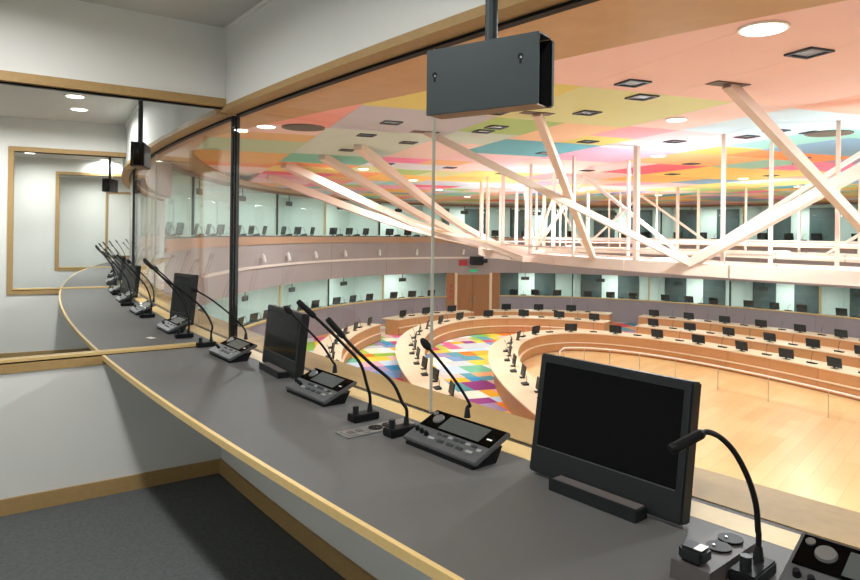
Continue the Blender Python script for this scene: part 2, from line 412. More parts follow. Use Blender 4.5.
# far booths: windows, partitions, worktops, monitors
def bays(level):
    if level == 'upper':
        return [(S_L + k * BW, S_L + (k + 1) * BW) for k in range(int((S_R - S_L) / BW))]
    L_ = []; s = SD0
    while s - BW > S_L: L_.append((s - BW, s)); s -= BW
    s = SD1
    while s + BW < S_R: L_.append((s, s + BW)); s += BW
    return L_
wcount = [40]
def nth(k): return '%d%s' % (k, {1: 'st', 2: 'nd', 3: 'rd'}.get(k if k < 20 else k % 10, 'th'))
def which(level, mid):
    k = int(abs(mid - (SD0 + SD1) / 2) / BW + .6) + (level == 'upper'); sd = 'red-sign' if mid < (SD0 + SD1) / 2 else 'long-desk'
    return '%s booth, %s from the door, %s side' % (level, nth(max(1, k)), sd)
mon_proto = {}
def far_monitor(z, s, lab, grp, off=.22, rzj=0.):
    p = R(s, off, z); n = OUT.nrm(OUT.ph(s)); rz = math.atan2(n[1], n[0]) - pi / 2 + rzj      # local -y faces the hall, local +y the interpreter
    if 'r' not in mon_proto:
        r = empty('booth_monitor', p, rz, label=lab, cat='monitor', group=grp)
        a = mk('screen', xf(rbox(-.25, .25, -.018, .018, .06, .42, .006), Matrix.Rotation(.18, 4, 'X')), M_PLAS, r, local=True)
        c = mk('foot', join(rbox(-.1, .1, -.07, .08, 0, .015, .004), box(-.03, .03, -.03, -.01, .01, .2)), M_BLACK, r, local=True)
        mon_proto['r'] = r; mon_proto['k'] = [a, c]; return
    r = empty('booth_monitor', p, rz, label=lab, cat='monitor', group=grp)
    for k in mon_proto['k']:
        c = k.copy(); col.objects.link(c); c.parent = r
con_proto = {}
def far_console(z, s, lab, grp):
    p = R(s, .25, z); n = OUT.nrm(OUT.ph(s)); rz = math.atan2(n[1], n[0]) - pi / 2
    r = empty('booth_console', p, rz, label=lab, cat='console', group=grp)
    if 'k' not in con_proto:
        a = mk('body', prism([(.1, 0), (-.1, 0), (-.1, .09), (.1, .03)], -.17, .17, 'x'), M_PLAS, r, local=True)
        b = mk('microphone', tube(smooth_path([(0, -.08, .08), (0, -.08, .2), (.03, -.02, .3), (.06, .06, .38)]), .008, 6), M_BLACK, r, local=True)
        con_proto['k'] = [a, b]; return
    for k in con_proto['k']:
        c = k.copy(); col.objects.link(c); c.parent = r
for level, z0, z1 in (('lower', LS, LT), ('upper', US, UT)):
    for bi, (a, b) in enumerate(bays(level)):
        mid = (a + b) / 2
        wn = empty('window_%d' % wcount[0], R(mid, .04, z0), kind='structure'); wcount[0] += 1
        for k in range(2):
            p0, p1 = a + k * BW / 2 + .012, a + (k + 1) * BW / 2 - .012
            mk('pane', rs(p0, p1, rect(.03, .042, z0 + .02, z1 - .005), 1.0), M_GLASSF, wn)
        mk('mullion', rs(a - .03, a + .03, rect(.0, .07, z0 + .06, z1), .1), M_BLACK if bi % 2 else M_OAKL, wn)
        # side wall of the booth, and a dark door panel in its back wall
        c = R(a, 0); n = OUT.nrm(OUT.ph(a)); Mx = Matrix.Translation(c) @ Matrix.Rotation(math.atan2(n[1], n[0]), 4, 'Z')
        if bi or level == 'lower': mk('wall_booth_partition', xf(box(.13, 2.54, -.04, .04, z0 - .78, z1 + .04), Mx), M_PALEG, kind='structure')
        far_left = a < 36
        dk = [(.35, 1.45), (2.3, 3.4)] if not far_left else [(.3, 1.2)]
        for q0, q1 in dk:
            mk('door_%d' % wcount[0], rs(a + q0, a + q1, rect(2.5, 2.54, z0 - .78, z1 - .05), .6), M_DARKW, kind='structure')
        mk('worktop_far', rs(a + .05, b - .05, rect(.11, .6, z0 - .02, z0 + .02), .8), M_DESK, label='grey worktop in the far ' + which(level, mid), cat='desk', group='worktops of the %s far ring' % level).name = 'worktop'
        p = R(mid, 1.2, z1 + .03); lamp('far_booth_fill', p, P_FAR, .5, colr=(1, 1, .98))  # added area light without a fixture, brightens the booth interior
        if bi % 1 == 0:
            for k, ds in enumerate((.9, 2.2, 3.5)):
                far_monitor(z0 + .021, a + ds, 'small black monitor in the far ' + which(level, mid), 'monitors in the %s far ring' % level, rzj=random.uniform(-.25, .25))
            for ds in (1.5, 2.85):
                far_console(z0 + .021, a + ds, 'small black microphone console in the far ' + which(level, mid), 'consoles in the %s far ring' % level)
        # hung black box at the top of the window
        bp = R(a + 1.6, .3, z1 - .35)
        hb = empty('hung_box', bp, math.atan2(n[1], n[0]) - pi / 2, label='small black box hung in the far ' + which(level, mid), cat='speaker', group='hung boxes of the %s far ring' % level)
        mk('case', rbox(-.25, .25, -.05, .05, -.1, .1, .01), M_CHAR, hb, local=True)
        mk('pole', cyl(0, 0, .1, .38, .02, 8), M_BLACK, hb, local=True)

# door bay
dm = (SD0 + SD1) / 2
dr = empty('door_1', R(dm, -.05, HF), kind='structure')
mk('leaf', rs(dm - 1.02, dm - .01, rect(-.06, -.01, HF + .01, LT - .12), .4), M_DOOR, dr)
mk('leaf', rs(dm + .01, dm + 1.02, rect(-.06, -.01, HF + .01, LT - .12), .4), M_DOOR, dr)
for a in (dm - 1.2, dm + 1.03): mk('jamb', rs(a, a + .17, rect(-.14, -.005, HF, LT), .2), M_ROWT, dr)
for a, b in ((SD0, dm - 1.21), (dm + 1.21, SD1)): mk('side_panel', rs(a, b, rect(-.06, .05, HF, LT), .3), M_DOOR, dr)
mk('header', rs(dm - 1.02, dm + 1.02, rect(-.06, .05, LT - .115, LT), .4), M_HWALL, dr)
for q in (-.12, .12): mk('handle', rs(dm + q - .015, dm + q + .015, rect(-.1, -.061, HF + .9, HF + 1.3), .1), M_STEEL, dr)
# closes the recess behind the door so the hall stays shut
mk('wall_hall_door_back', rs(SD0, SD1, rect(.06, .12, HF, LT), .4), M_HWALL, kind='structure')
mk('exit_sign', rs(dm - .25, dm + .25, rect(-.16, -.125, LT + .06, LT + .2), .2), M_GREEN, label='small green lit exit sign above the wooden double door', cat='sign')
mk('wall_sign', rs(SD0 + .75, SD0 + 1.3, rect(-.16, -.125, LT + .42, LT + .78), .2), M_RED, label='red sign panel on the taupe wall beside the black projector', cat='sign')
for k in range(3):
    mk('safety_sign', rs(dm - 1.5, dm - 1.36, rect(-.075, -.062, HF + 1.2 + .34 * k, HF + 1.4 + .34 * k), .1), M_RED, label='tiny red safety sign on the wood panel beside the door', cat='sign', group='red signs beside the door')
# wall rail, small spotlights, projector on the bulkhead
mk('wall_rail', rs(18, S_R - 14, rect(-.2, -.125, EYE - 1.5, EYE - 1.4), .6), M_TRUSSW, label='thin white rail running round the taupe hall wall between the two window rings', cat='rail')
for k, s in enumerate([24.5, 27.0, 29.6, 32.2, 35, 37.8, 41.0, 44.5, 48]):
    p = R(s, -.2, EYE - 1.05); n = OUT.nrm(OUT.ph(s))
    sp = empty('wall_spotlight', p, math.atan2(n[1], n[0]) - pi / 2, label='small white spotlight on the taupe wall above the white rail', cat='spotlight', group='white wall spotlights')
    mk('bracket', box(-.05, .05, .0, .08, -.06, .06), M_WHITE, sp, local=True)
    mk('head', tube([(-.12, -.14, -.22), (-.04, -.06, .02), (.0, .0, .1)], .07, 8, [.08, .065, .045]), M_WHITE, sp, local=True)
p = R(41.7, -.56, EYE - 1.62); n = OUT.nrm(OUT.ph(41.7))
pr = empty('projector', p, math.atan2(n[1], n[0]) - pi / 2, label='black projector mounted on the taupe wall above the wooden door', cat='projector')
mk('case', rbox(-.35, .35, -.3, .25, -.25, .25, .03), M_BLACK, pr, local=True)
mk('lens', tube([(.35, -.1, 0), (.62, -.1, 0)], .12, 12), M_PLAS, pr, local=True)
mk('bracket', box(-.08, .08, .25, .44, -.1, .1), M_BLACK, pr, local=True)

# ------------------------------------------------------------------ hall ceiling: patchwork panels
CC = {'salmon': (240, 190, 168), 'coral': (238, 142, 112), 'ppink': (238, 200, 186), 'amber': (226, 172, 84), 'green': (180, 200, 146), 'amb2': (232, 172, 62), 'yellow': (222, 200, 66), 'grey': (186, 178, 186), 'mint': (196, 210, 194), 'teal': (88, 150, 158),
      'lime': (212, 208, 120), 'grn': (166, 186, 70), 'peach': (240, 186, 122), 'hot': (244, 150, 156), 'lblue': (196, 216, 230), 'pp2': (242, 192, 194), 'gp': (210, 206, 212), 'pinkr': (244, 152, 176), 'aqua': (150, 204, 190), 'yor': (248, 178, 46), 'orange': (244, 134, 46),
      'ochre': (238, 170, 86), 'red': (236, 70, 78), 'blue': (124, 152, 190), 'purple': (165, 140, 180), 'mag': (242, 108, 152), 'yel2': (252, 206, 72), 'tg': (120, 185, 150), 'peach2': (240, 172, 138)}
CC = {k: tuple(min(243, v + a * (255 - v)) for v, a in zip(c, (.08, .22, .32))) for k, c in CC.items()}      # matt textile panels: pale tints
COLS = [(-14.8, -11.4, [(-4.3, 'salmon'), (-1.7, 'coral'), (-.7, 'ppink'), (.3, 'amber'), (2.4, 'green'), (5, 'amb2'), (6, 'orange'), (8, 'ppink'), (9.5, 'grey')]),
        (-11.4, -9.3, [(-6.1, 'salmon'), (-3.9, 'yellow'), (-1.7, 'grey'), (2.2, 'mint'), (4.2, 'tg'), (5.2, 'orange'), (7, 'yel2')]),
        (-9.3, -8.1, [(-6.1, 'salmon'), (-3.8, 'lime'), (-2.3, 'grn'), (-.9, 'mint'), (2, 'ppink'), (3.1, 'mag'), (4.3, 'gp'), (6, 'lime'), (8, 'orange')]),
        (-8.1, -7.0, [(-6.1, 'salmon'), (-3.8, 'lime'), (-1.8, 'peach'), (.4, 'teal'), (2, 'pp2'), (3.2, 'ochre'), (4.7, 'gp'), (6.3, 'grn'), (9, 'yor')]),
        (-7.0, -6.0, [(-6.1, 'salmon'), (-3.95, 'ppink'), (-2.8, 'hot'), (-1.8, 'yellow'), (.4, 'teal'), (2.4, 'pp2'), (4.6, 'ppink'), (6.5, 'lime'), (9, 'yor')]),
        (-6.0, -3.9, [(-6.1, 'peach2'), (-3.95, 'lblue'), (-2.7, 'pp2'), (-1.6, 'gp'), (.7, 'pinkr'), (2.2, 'ppink'), (4.0, 'pp2'), (6, 'yel2'), (8, 'yor'), (10, 'grey')]),
        (-3.9, -2.8, [(-5.9, 'peach2'), (-5.2, 'lblue'), (-2.7, 'aqua'), (-1.65, 'yor'), (.4, 'ochre'), (2.2, 'pp2'), (3.8, 'ppink'), (6, 'hot'), (8, 'yel2')]),
        (-2.8, -1.3, [(-6, 'lblue'), (-4.5, 'aqua'), (-2.6, 'blue'), (-1.6, 'orange'), (.4, 'ochre'), (2.9, 'red'), (4.6, 'pp2'), (6.5, 'gp')]),
        (-1.3, .1, [(-5, 'aqua'), (-2.6, 'blue'), (-1.5, 'orange'), (.35, 'aqua'), (3, 'yel2'), (5.1, 'yor'), (7, 'ppink')]),
        (.1, 1.3, [(-4, 'blue'), (-1.6, 'purple'), (.2, 'mag'), (3, 'yel2'), (5.1, 'yor'), (7, 'pinkr')]),
        (1.3, 2.8, [(-3.5, 'blue'), (-1.6, 'purple'), (.0, 'mag'), (3.2, 'yel2'), (5, 'blue'), (7, 'pp2')])]
u = 2.8
while u < 15.5:
    wd = random.choice([1.1, 1.6, 2.2]); COLS.append((u, u + wd, [])); u += wd
hc = mk('ceiling_hall', prism([OUT.pt(2 * pi * i / 96, .35) for i in range(96)], HC + .15, HC + .3, 'z'), M_WHITE, kind='structure')
ORG[hc.name] = hc.location.copy()
rk = random.Random(3); KEYS = list(CC)
def ceil_tile(u0, u1, v0, v1, key):
    x, y = tw((u0 + u1) / 2, (v0 + v1) / 2)
    e = ((x - OUT.cx) * OUT.c + (y - OUT.cy) * OUT.s_) / OUT.a, (-(x - OUT.cx) * OUT.s_ + (y - OUT.cy) * OUT.c) / OUT.b
    if math.hypot(*e) > .985: return
    g = .002; m = mat('ceiling_' + key, CC[key], .7, var=.015, scale=2, spec=.1)
    q = [tw(a, b) for a, b in ((u0 + g, v0 + g), (u1 - g, v0 + g), (u1 - g, v1 - g), (u0 + g, v1 - g))]
    mk('ceiling_panel', prism(q, HC, HC + .1, 'z'), m, hc)
for u0, u1, lst in COLS:
    v = -22.0; last = lst[0][1] if lst else None
    if lst:
        vv = [lst[0][0] - 6, lst[0][0] - 3, lst[0][0]]
        prev = -12.0
        for nv, key in lst:
            if nv > prev: ceil_tile(u0, u1, prev, nv, key); prev = nv
    else: prev = -16.0
    lk = None
    while prev < 23:
        d_ = rk.choice([1.1, 1.7, 2.2]); key = rk.choice([k for k in KEYS if k != lk]); lk = key
        ceil_tile(u0, u1, prev, prev + d_, key); prev += d_
# veneered soffit around the panels
def sof_w(s):
    T = [(-12, 6.0), (-5, 4.3), (-1.97, 3.86), (-.1, 3.62), (3.1, 3.19), (6.4, 2.2), (9, 1.3), (12, .9), (20, .9), (200, .9)]
    if s < -12: return 6.0 if s > -25 else 2.0
    for (a, x), (b, y) in zip(T, T[1:]):
        if a <= s <= b: return x + (y - x) * (s - a) / (b - a)
SV = lsp(S_R - PERIM + .01, S_R, 180); n_ = len(SV); Vs, Fs = [], []
for s in SV:
    wdt = sof_w(s)
    for o, z in ((0.02, HC - .035), (-wdt, HC - .035), (-wdt, HC - .002), (.02, HC - .002)):
        q = R(s, o, z); Vs.append(tuple(q))
for i in range(n_ - 1):
    for k in range(4): Fs.append((i * 4 + k, i * 4 + (k + 1) % 4, (i + 1) * 4 + (k + 1) % 4, (i + 1) * 4 + k))
mk('ceiling_soffit', (Vs, Fs), M_SOFF, kind='structure')

# ceiling fixtures
def on_ceiling(u, v): x, y = tw(u, v); return Vector((x, y, HC))
def downlight(u, v, lab, r=.2, z=None):
    p = on_ceiling(u, v)
    if z: p.z = z
    d = empty('hall_downlight', p, label=lab, cat='ceiling light', group='round hall downlights')
    mk('rim', cyl(p.x, p.y, p.z - .02, p.z - .001, r, 24), M_WHITE, d)
    mk('lens', cyl(p.x, p.y, p.z - .026, p.z - .0205, r * .86, 24), M_LENS, d)
    lamp('hall_beam', (p.x, p.y, p.z - .04), P_DOWN, r * 1.6)
downlight(-9.2, -8.6, 'large round lit downlight in the salmon ceiling panel')
downlight(-12.4, -1.5, 'round lit downlight at the edge of the pale pink ceiling panel', .17)
for u_, v_ in [(-6.5, 8), (-9, 5), (-3, -7), (1, -5), (5, -3), (-2.4, 5.5), (2, 2.5), (6, 4), (-4, 12), (1, 9.5), (5.5, 10.5), (-1, 16), (4, 16), (9, 0), (10, 7), (-6, -9.5), (1, -11), (7, -9), (-7.5, 14), (-8.5, -11), (-4.5, -11), (-6.8, -4.8), (-4, -1), (-1, -8)]:  # last entries are added lamps, brightening the near ceiling by floor bounce
    downlight(u_, v_, 'round lit downlight of the partly added set among the patchwork ceiling panels above the hall desks', .16)
SQ = [(-8.2, -8.2, 'square recessed fixture in the wide salmon panel beside the round downlight'), (-8.9, -6.5, 'square recessed fixture near the salmon and lime panel edge'), (-8.3, -5.9, 'square recessed fixture at the corner of the lime panel'), (-8.3, -4.7, 'square recessed fixture inside the lime panel'), (-9.5, -4.2, 'square recessed fixture in the yellow panel beside the lime one'), (-8.9, -3.0, 'square recessed fixture in the leaf-green panel'), (-8.9, -2.5, 'square recessed fixture in the mint panel')]
SQ += [(a, b, 'small dark square recessed fixture in the patchwork ceiling') for a, b in [(-4.6, -4.6), (-4.5, -3.9), (-3.9, -4.7), (-10.6, -1.2), (-9.6, -.6), (-10.4, 1.1), (-5.2, -2.9), (-6.4, -.3), (-.7, 2.4), (-2.2, 0), (-7, 3.6), (-5, 4.5), (2, 1.5), (0, -1.2), (-3.4, 2.6), (-8.8, 3.4), (-10.6, -2.7), (-6.6, -2.2), (-1, -2)]]
for u_, v_, lab in SQ:
    p = on_ceiling(u_, v_); r = empty('square_fixture', p, TT, label=lab, cat='ceiling light', group='square ceiling fixtures')
    mk('frame', join(box(-.15, .15, -.15, -.12, -.02, -.001), box(-.15, .15, .12, .15, -.02, -.001), box(-.15, -.12, -.119, .119, -.02, -.001), box(.12, .15, -.119, .119, -.02, -.001)), mat('dark_blue_frame', (58, 66, 80), .5), r, local=True)
    mk('reflector', box(-.119, .119, -.119, .119, -.008, -.001), mat('reflector_grey', (120, 136, 152), .25, .7), r, local=True)
for u_, v_, lab in [(-11.8, -1.6, 'round brown ceiling speaker disc in the pale pink panel'), (-3.6, -4.75, 'round grey ceiling speaker disc beside the aqua panel')]:
    p = on_ceiling(u_, v_); r = empty('ceiling_speaker', p, label=lab, cat='ceiling speaker')
    mk('ring', cyl(p.x, p.y, HC - .018, HC - .001, .36, 28), mat('brown_ring', (110, 100, 88), .6), r); mk('grille', cyl(p.x, p.y, HC - .022, HC - .0185, .32, 28), mat('brown_grille', (96, 88, 78), .7), r)

# ------------------------------------------------------------------ suspended deck with struts
DK = Ell(*tw(-.1, .6), 5.5, 10.8, TT)
ZD0, ZD1 = EYE - .70, EYE - .50
dk = empty('suspended_deck', (DK.cx, DK.cy, ZD0), label='pale ring-shaped lighting deck hung below the patchwork ceiling on struts', cat='lighting deck')
def deckseg(p0, p1, o0, o1, z0, z1, n=8): return sweep_pts(lambda t, o: DK.pt(t, o), lsp(p0, p1, n), rect(o0, o1, z0, z1))
NS = 28
for k in range(NS):
    p0, p1 = 2 * pi * k / NS + .002, 2 * pi * (k + 1) / NS - .002
    mk('rim_board', deckseg(p0, p1, -.1, 0, ZD0, ZD1 + .02), M_TRUSS, dk)
    mk('floor_plate', deckseg(p0, p1, -1.5, -.101, ZD1 - .09, ZD1 - .03), mat('white_deck_plate', (242, 238, 234), .5), dk)
    mk('inner_rim_board', deckseg(p0, p1, -1.6, -1.501, ZD0 + .02, ZD1 + .02), M_TRUSS, dk)
NPOST = 34
for k in range(NPOST):
    t = 2 * pi * (k + .35) / NPOST
    for off in ((-.05, -1.55) if k % 2 else (-.05,)):
        x, y = DK.pt(t, off); w_ = .095 if k % 3 == 0 else .06
        mk('post', xf(box(-w_ / 2, w_ / 2, -w_ / 2, w_ / 2, ZD1 - .02, HC - .002), Matrix.Translation((x, y, 0)) @ Matrix.Rotation(t + TT, 4, 'Z')), M_TRUSS if off > -1 else M_TRUSSW, dk)
def P3(ph, off, z): x, y = DK.pt(ph, off); return Vector((x, y, z))
for k in range(NPOST):
    if k % 2: continue
    a, b = 2 * pi * (k + .35) / NPOST, 2 * pi * (k + 2.35) / NPOST
    if (k // 2) % 2: mk('diagonal_brace', beam(P3(a, -1.55, ZD1), P3(b, -1.55, HC - .25), .07), M_TRUSSW, dk)
    else: mk('diagonal_brace', beam(P3(a, -1.55, HC - .25), P3(b, -1.55, ZD1), .07), M_TRUSSW, dk)
    mk('rail', beam(P3(a, -1.55, ZD1 + .38), P3(b, -1.55, ZD1 + .38), .05), M_TRUSSW, dk)
    mk('rail', beam(P3(a, -.05, ZD1 + .2), P3(b, -.05, ZD1 + .2), .04), M_TRUSSW, dk)
def deck_at(px, py):
    """deck rim point on the near side of the ring seen at this column"""
    best = min((2 * pi * i / 1440 for i in range(420, 1000)), key=lambda t: abs(430 + F * DK.pt(t)[0] / max(.5, DK.pt(t)[1]) - px))
    return P3(best, -.05, ZD1)
for (px, py), q in [((728, 84), 906), ((537, 113), 592), ((425, 132), 690)]:
    s_ = at(px, py, HC)
    mk('raking_beam', beam(s_, deck_at(q, 0), .115), M_TRUSS, dk)
    u_, v_ = wt(s_.x, s_.y)
    mk('ceiling_shoe', prism([tw(u_ + a, v_ + b) for a, b in ((-.24, -.1), (.24, -.1), (.24, .1), (-.24, .1))], HC - .01, HC - .001, 'z'), mat('dark_slot', (92, 70, 56), .6), dk)
mk('raking_beam', beam(Vector((6.6, 7.6, HC)), deck_at(688, 0), .15), M_TRUSS, dk)
# arms that leave the deck and rise to the ceiling near the ring wall
for (px, py), q, wd in [((358, 146), 500, .17), ((322, 156), 492, .17), ((284, 164), 488, .2), ((268, 176), 487, .22)]:
    s_ = at(px, py, HC - .03); e_ = deck_at(q, 0); m_ = (s_ + e_) / 2 + Vector((0, 0, -.22))
    path = smooth_path([s_, m_, e_], 5)
    for a, b in zip(path, path[1:]): pass
    mk('rising_arm', join(*[beam(a, b, wd, wd) for a, b in zip(path, path[1:])]), M_TRUSS, dk)
# wide plate continuing the deck in a long curve up to the ceiling
path = smooth_path([deck_at(545, 0) + Vector((-.1, .3, -.1)), atd(500, 246, 19.2), atd(462, 239, 20.0), atd(425, 229, 20.6), atd(380, 210, 20.4), atd(332, 188, 19.6), atd(288, 166, 17.9)], 4)
NRM = [(path[min(i + 1, len(path) - 1)] - path[max(i - 1, 0)]).cross(Vector((0, 0, 1))).normalized() for i in range(len(path))]
RV, RF = [], []
for i, (p, nn) in enumerate(zip(path, NRM)):
    hw = .45 * (1 - .6 * i / (len(path) - 1))
    for a, b in ((-hw, -.07), (hw, -.07), (hw, .07), (-hw, .07)): RV.append(tuple(p + nn * a + Vector((0, 0, b))))
for i in range(len(path) - 1):
    for k in range(4): RF.append((i * 4 + k, i * 4 + (k + 1) % 4, (i + 1) * 4 + (k + 1) % 4, (i + 1) * 4 + k))
RF += [(0, 1, 2, 3), tuple(len(RV) - 4 + k for k in range(4))]
mk('rising_plate', (RV, RF), M_TRUSS, dk)
for k in range(12):
    t = 2 * pi * (k + .5) / 12; x, y = DK.pt(t, -.8)
    d = empty('uplight', (x, y, ZD1 - .03), t, label='white uplight standing on the suspended deck', cat='uplight', group='deck uplights')
    mk('tray', xf(rbox(-.3, .3, -.12, .12, 0, .08, .01), Matrix.Translation((0, 0, 0))), M_WHITE, d, local=True)
    mk('lens', box(-.26, .26, -.09, .09, .081, .086), M_LENS, d, local=True)
    lamp('uplight_beam', (x, y, ZD1 + .1), P_UP, .4, up=True)

# ------------------------------------------------------------------ curved conference desks of the hall
TZ = HF + .80
def srow(E, a, b): return abs(E.S[int(a / (2 * pi) * E.n)] - E.S[int(b / (2 * pi) * E.n)])
def hall_desk(E, pa, pb, lab, wd=1.0, split=1.55):
    """pa > pb angles; the inner (front) face is at offset 0"""
    if pa < pb: pa += 2 * pi
    x, y = E.pt((pa + pb) / 2, .5)
    d = empty('conference_desk', (x, y, HF), label=lab, cat='desk', group='curved conference desks')
    def sw(p0, p1, prof, n=None):
        n = n or max(3, int(abs(p1 - p0) / .05) + 2)
        return sweep_pts(lambda t, o: E.pt(t, o), lsp(p0, p1, n), prof)
    L = 0; q = E.pt(pa)
    for t in lsp(pa, pb, 60): r_ = E.pt(t); L += math.hypot(r_[0] - q[0], r_[1] - q[1]); q = r_
    mk('tabletop', sw(pa, pb, rect(-.03, wd, TZ - .04, TZ)), M_ROWT, d)
    n = max(2, round(L / split)); dp = (pb - pa) / n
    for k in range(n):
        g = dp * .004
        mk('front_panel', sw(pa + k * dp + g, pa + (k + 1) * dp - g, rect(0, .03, HF + .40, TZ - .041), 5), M_ROWW, d)
        mk('lower_panel', sw(pa + k * dp + g, pa + (k + 1) * dp - g, rect(-.05, -.02, HF + .06, HF + .36), 5), M_ROWW, d)
    mk('ledge', sw(pa, pb, rect(-.09, .03, HF + .361, HF + .399)), M_ROWT, d)
    mk('plinth', sw(pa, pb, rect(-.02, .03, HF + .0, HF + .36)), M_DOOR, d)
    mk('back_panel', sw(pa, pb, rect(wd - .25, wd - .22, HF, TZ - .041)), M_ROWW, d)
    e = .035 / max(E.a, E.b) * (1 if pb > pa else -1)
    for t, sg in ((pa, 1), (pb, -1)):
        mk('end_panel', sw(t, t + sg * e, rect(.031, wd - .26, HF, TZ - .041), 2), M_ROWW, d)
    return d
ph = lambda E, x, y: E.phi(x, y)
ROWS = []
pa, pb = ph(A_, 4.3, 8.5), ph(A_, 14.2, 12.5)
hall_desk(A_, pa, pb, 'innermost curved conference desk around the honey parquet oval', 1.05); ROWS.append((A_, pa, pb, 'innermost', 'from the end below the interpreter window', 0))
pa, pb = ph(B_, -.75, 16.5), ph(B_, 8.95, 33.3)
hall_desk(B_, pa, pb, 'long second curved desk bending round the patchwork carpet'); ROWS.append((B_, pa, pb, 'second', 'from its aisle end, carpet side', 1))
pa, pb = ph(B_, 10.3, 32.3), ph(B_, 17.0, 19)
hall_desk(B_, pa, pb, 'second curved desk on the far side of the aisle, below the outer one'); ROWS.append((B_, pa, pb, 'second', 'from its aisle end, across the aisle', 0))
pa, pb = ph(C_, -2.85, 19.5), ph(C_, -2.05, 31.3)
hall_desk(C_, pa, pb, 'outer desk section ending beside the mauve wall, before the short section by the door'); ROWS.append((C_, pa, pb, 'outer', 'from the gap before the short section', 1))
pa, pb = ph(C_, -1.3, 32.9), ph(C_, 2.5, 36.6)
hall_desk(C_, pa, pb, 'short outer desk section with a wide end panel beside the wooden door'); ROWS.append((C_, pa, pb, 'outer', 'from the door end of the wide-ended section', 1))
pa, pb = ph(C_, 3.6, 37.3), ph(C_, 9.8, 36.3)
hall_desk(C_, pa, pb, 'short outer desk section just right of the wooden door with three monitors'); ROWS.append((C_, pa, pb, 'outer', 'from the door on the three-monitor section', 0))
pa, pb = ph(C_, 11.1, 35.5), ph(C_, 18.9, 22)
hall_desk(C_, pa, pb, 'long outer desk section under the mauve wall across the aisle'); ROWS.append((C_, pa, pb, 'outer', 'from the aisle on the long section', 0))
# monitors and microphone units on them
hm, hu = {}, {}
for E_, pa, pb, nm, anchor, rev in ROWS:
    if pa < pb: pa += 2 * pi
    L = 0; pts = lsp(pa, pb, 400); cum = [0.]
    for t0, t1 in zip(pts, pts[1:]):
        a, b = E_.pt(t0), E_.pt(t1); cum.append(cum[-1] + math.hypot(a[0] - b[0], a[1] - b[1]))
    s = .75; k = 0; total = len([1 for q in range(200) if .75 + .88 * q < cum[-1] - .4])
    while s < cum[-1] - .4:
        t = pts[min(range(400), key=lambda i: abs(cum[i] - s))]; x, y = E_.pt(t, .3); nx, ny = E_.nrm(t); rz = math.atan2(ny, nx) - pi / 2
        idx = nth(1 + (k // 2 if not rev else (total - 1 - k) // 2))
        if k % 2 == 0:
            r = empty('desk_monitor', (x, y, TZ), rz + random.uniform(-.12, .12), label='%s black monitor on the %s desk, %s' % (idx, nm, anchor), cat='monitor', group='monitors on the %s conference desk' % nm)
            if not hm:
                hm['k'] = [mk('screen', xf(rbox(-.27, .27, -.02, .02, .05, .38, .008), Matrix.Rotation(.15, 4, 'X')), M_PLAS, r, local=True), mk('foot', join(rbox(-.11, .11, -.08, .08, 0, .014, .004), box(-.03, .03, -.035, -.015, .01, .2)), M_BLACK, r, local=True)]
            else:
                for c in hm['k']: c = c.copy(); col.objects.link(c); c.parent = r
        else:
            x, y = E_.pt(t, .42)
            r = empty('microphone_unit', (x, y, TZ), rz, label='%s microphone unit on the %s desk, %s' % (idx, nm, anchor), cat='microphone', group='microphone units on the %s conference desk' % nm)
            if not hu:
                hu['k'] = [mk('base', prism([(-.09, 0), (.09, 0), (.09, .03), (-.09, .06)], -.15, .15, 'x'), M_PLAS, r, local=True), mk('stem', tube(smooth_path([(0, -.05, .05), (0, -.05, .2), (.0, .0, .34), (0, .06, .42)]), .007, 6), M_BLACK, r, local=True)]
            else:
                for c in hu['k']: c = c.copy(); col.objects.link(c); c.parent = r
        s += .88; k += 1
# handrail inside the oval
RZ = HF + .80
for lab, p0, p1 in (('thin white handrail with slim posts curving round the far parquet', ph(RL, 5.0, 25.2), ph(RL, 12.6, 14.0)), ('thin white handrail at the near edge of the parquet', ph(RL, 5.9, 10.4), ph(RL, 4.35, 13.9))):
    if p0 < p1: p0 += 2 * pi
    q = RL.pt((p0 + p1) / 2); d = empty('handrail', (q[0], q[1], HF + .012), label=lab, cat='handrail')
    T = lsp(p0, p1, 40); top = [(*RL.pt(t), RZ) for t in T]
    a0, b0 = RL.pt(p0), RL.pt(p1)
    top = [(a0[0], a0[1], RZ - .5)] + [(a0[0], a0[1], RZ - .12)] + top[1:-1] + [(b0[0], b0[1], RZ - .12), (b0[0], b0[1], RZ - .5)]
    mk('rail', tube(top, .028, 8), M_TRUSSW, d, smooth=True)
    for t in T[1::4]:
        x, y = RL.pt(t); mk('post', cyl(x, y, HF + .012, RZ, .014, 6), M_STEEL, d)

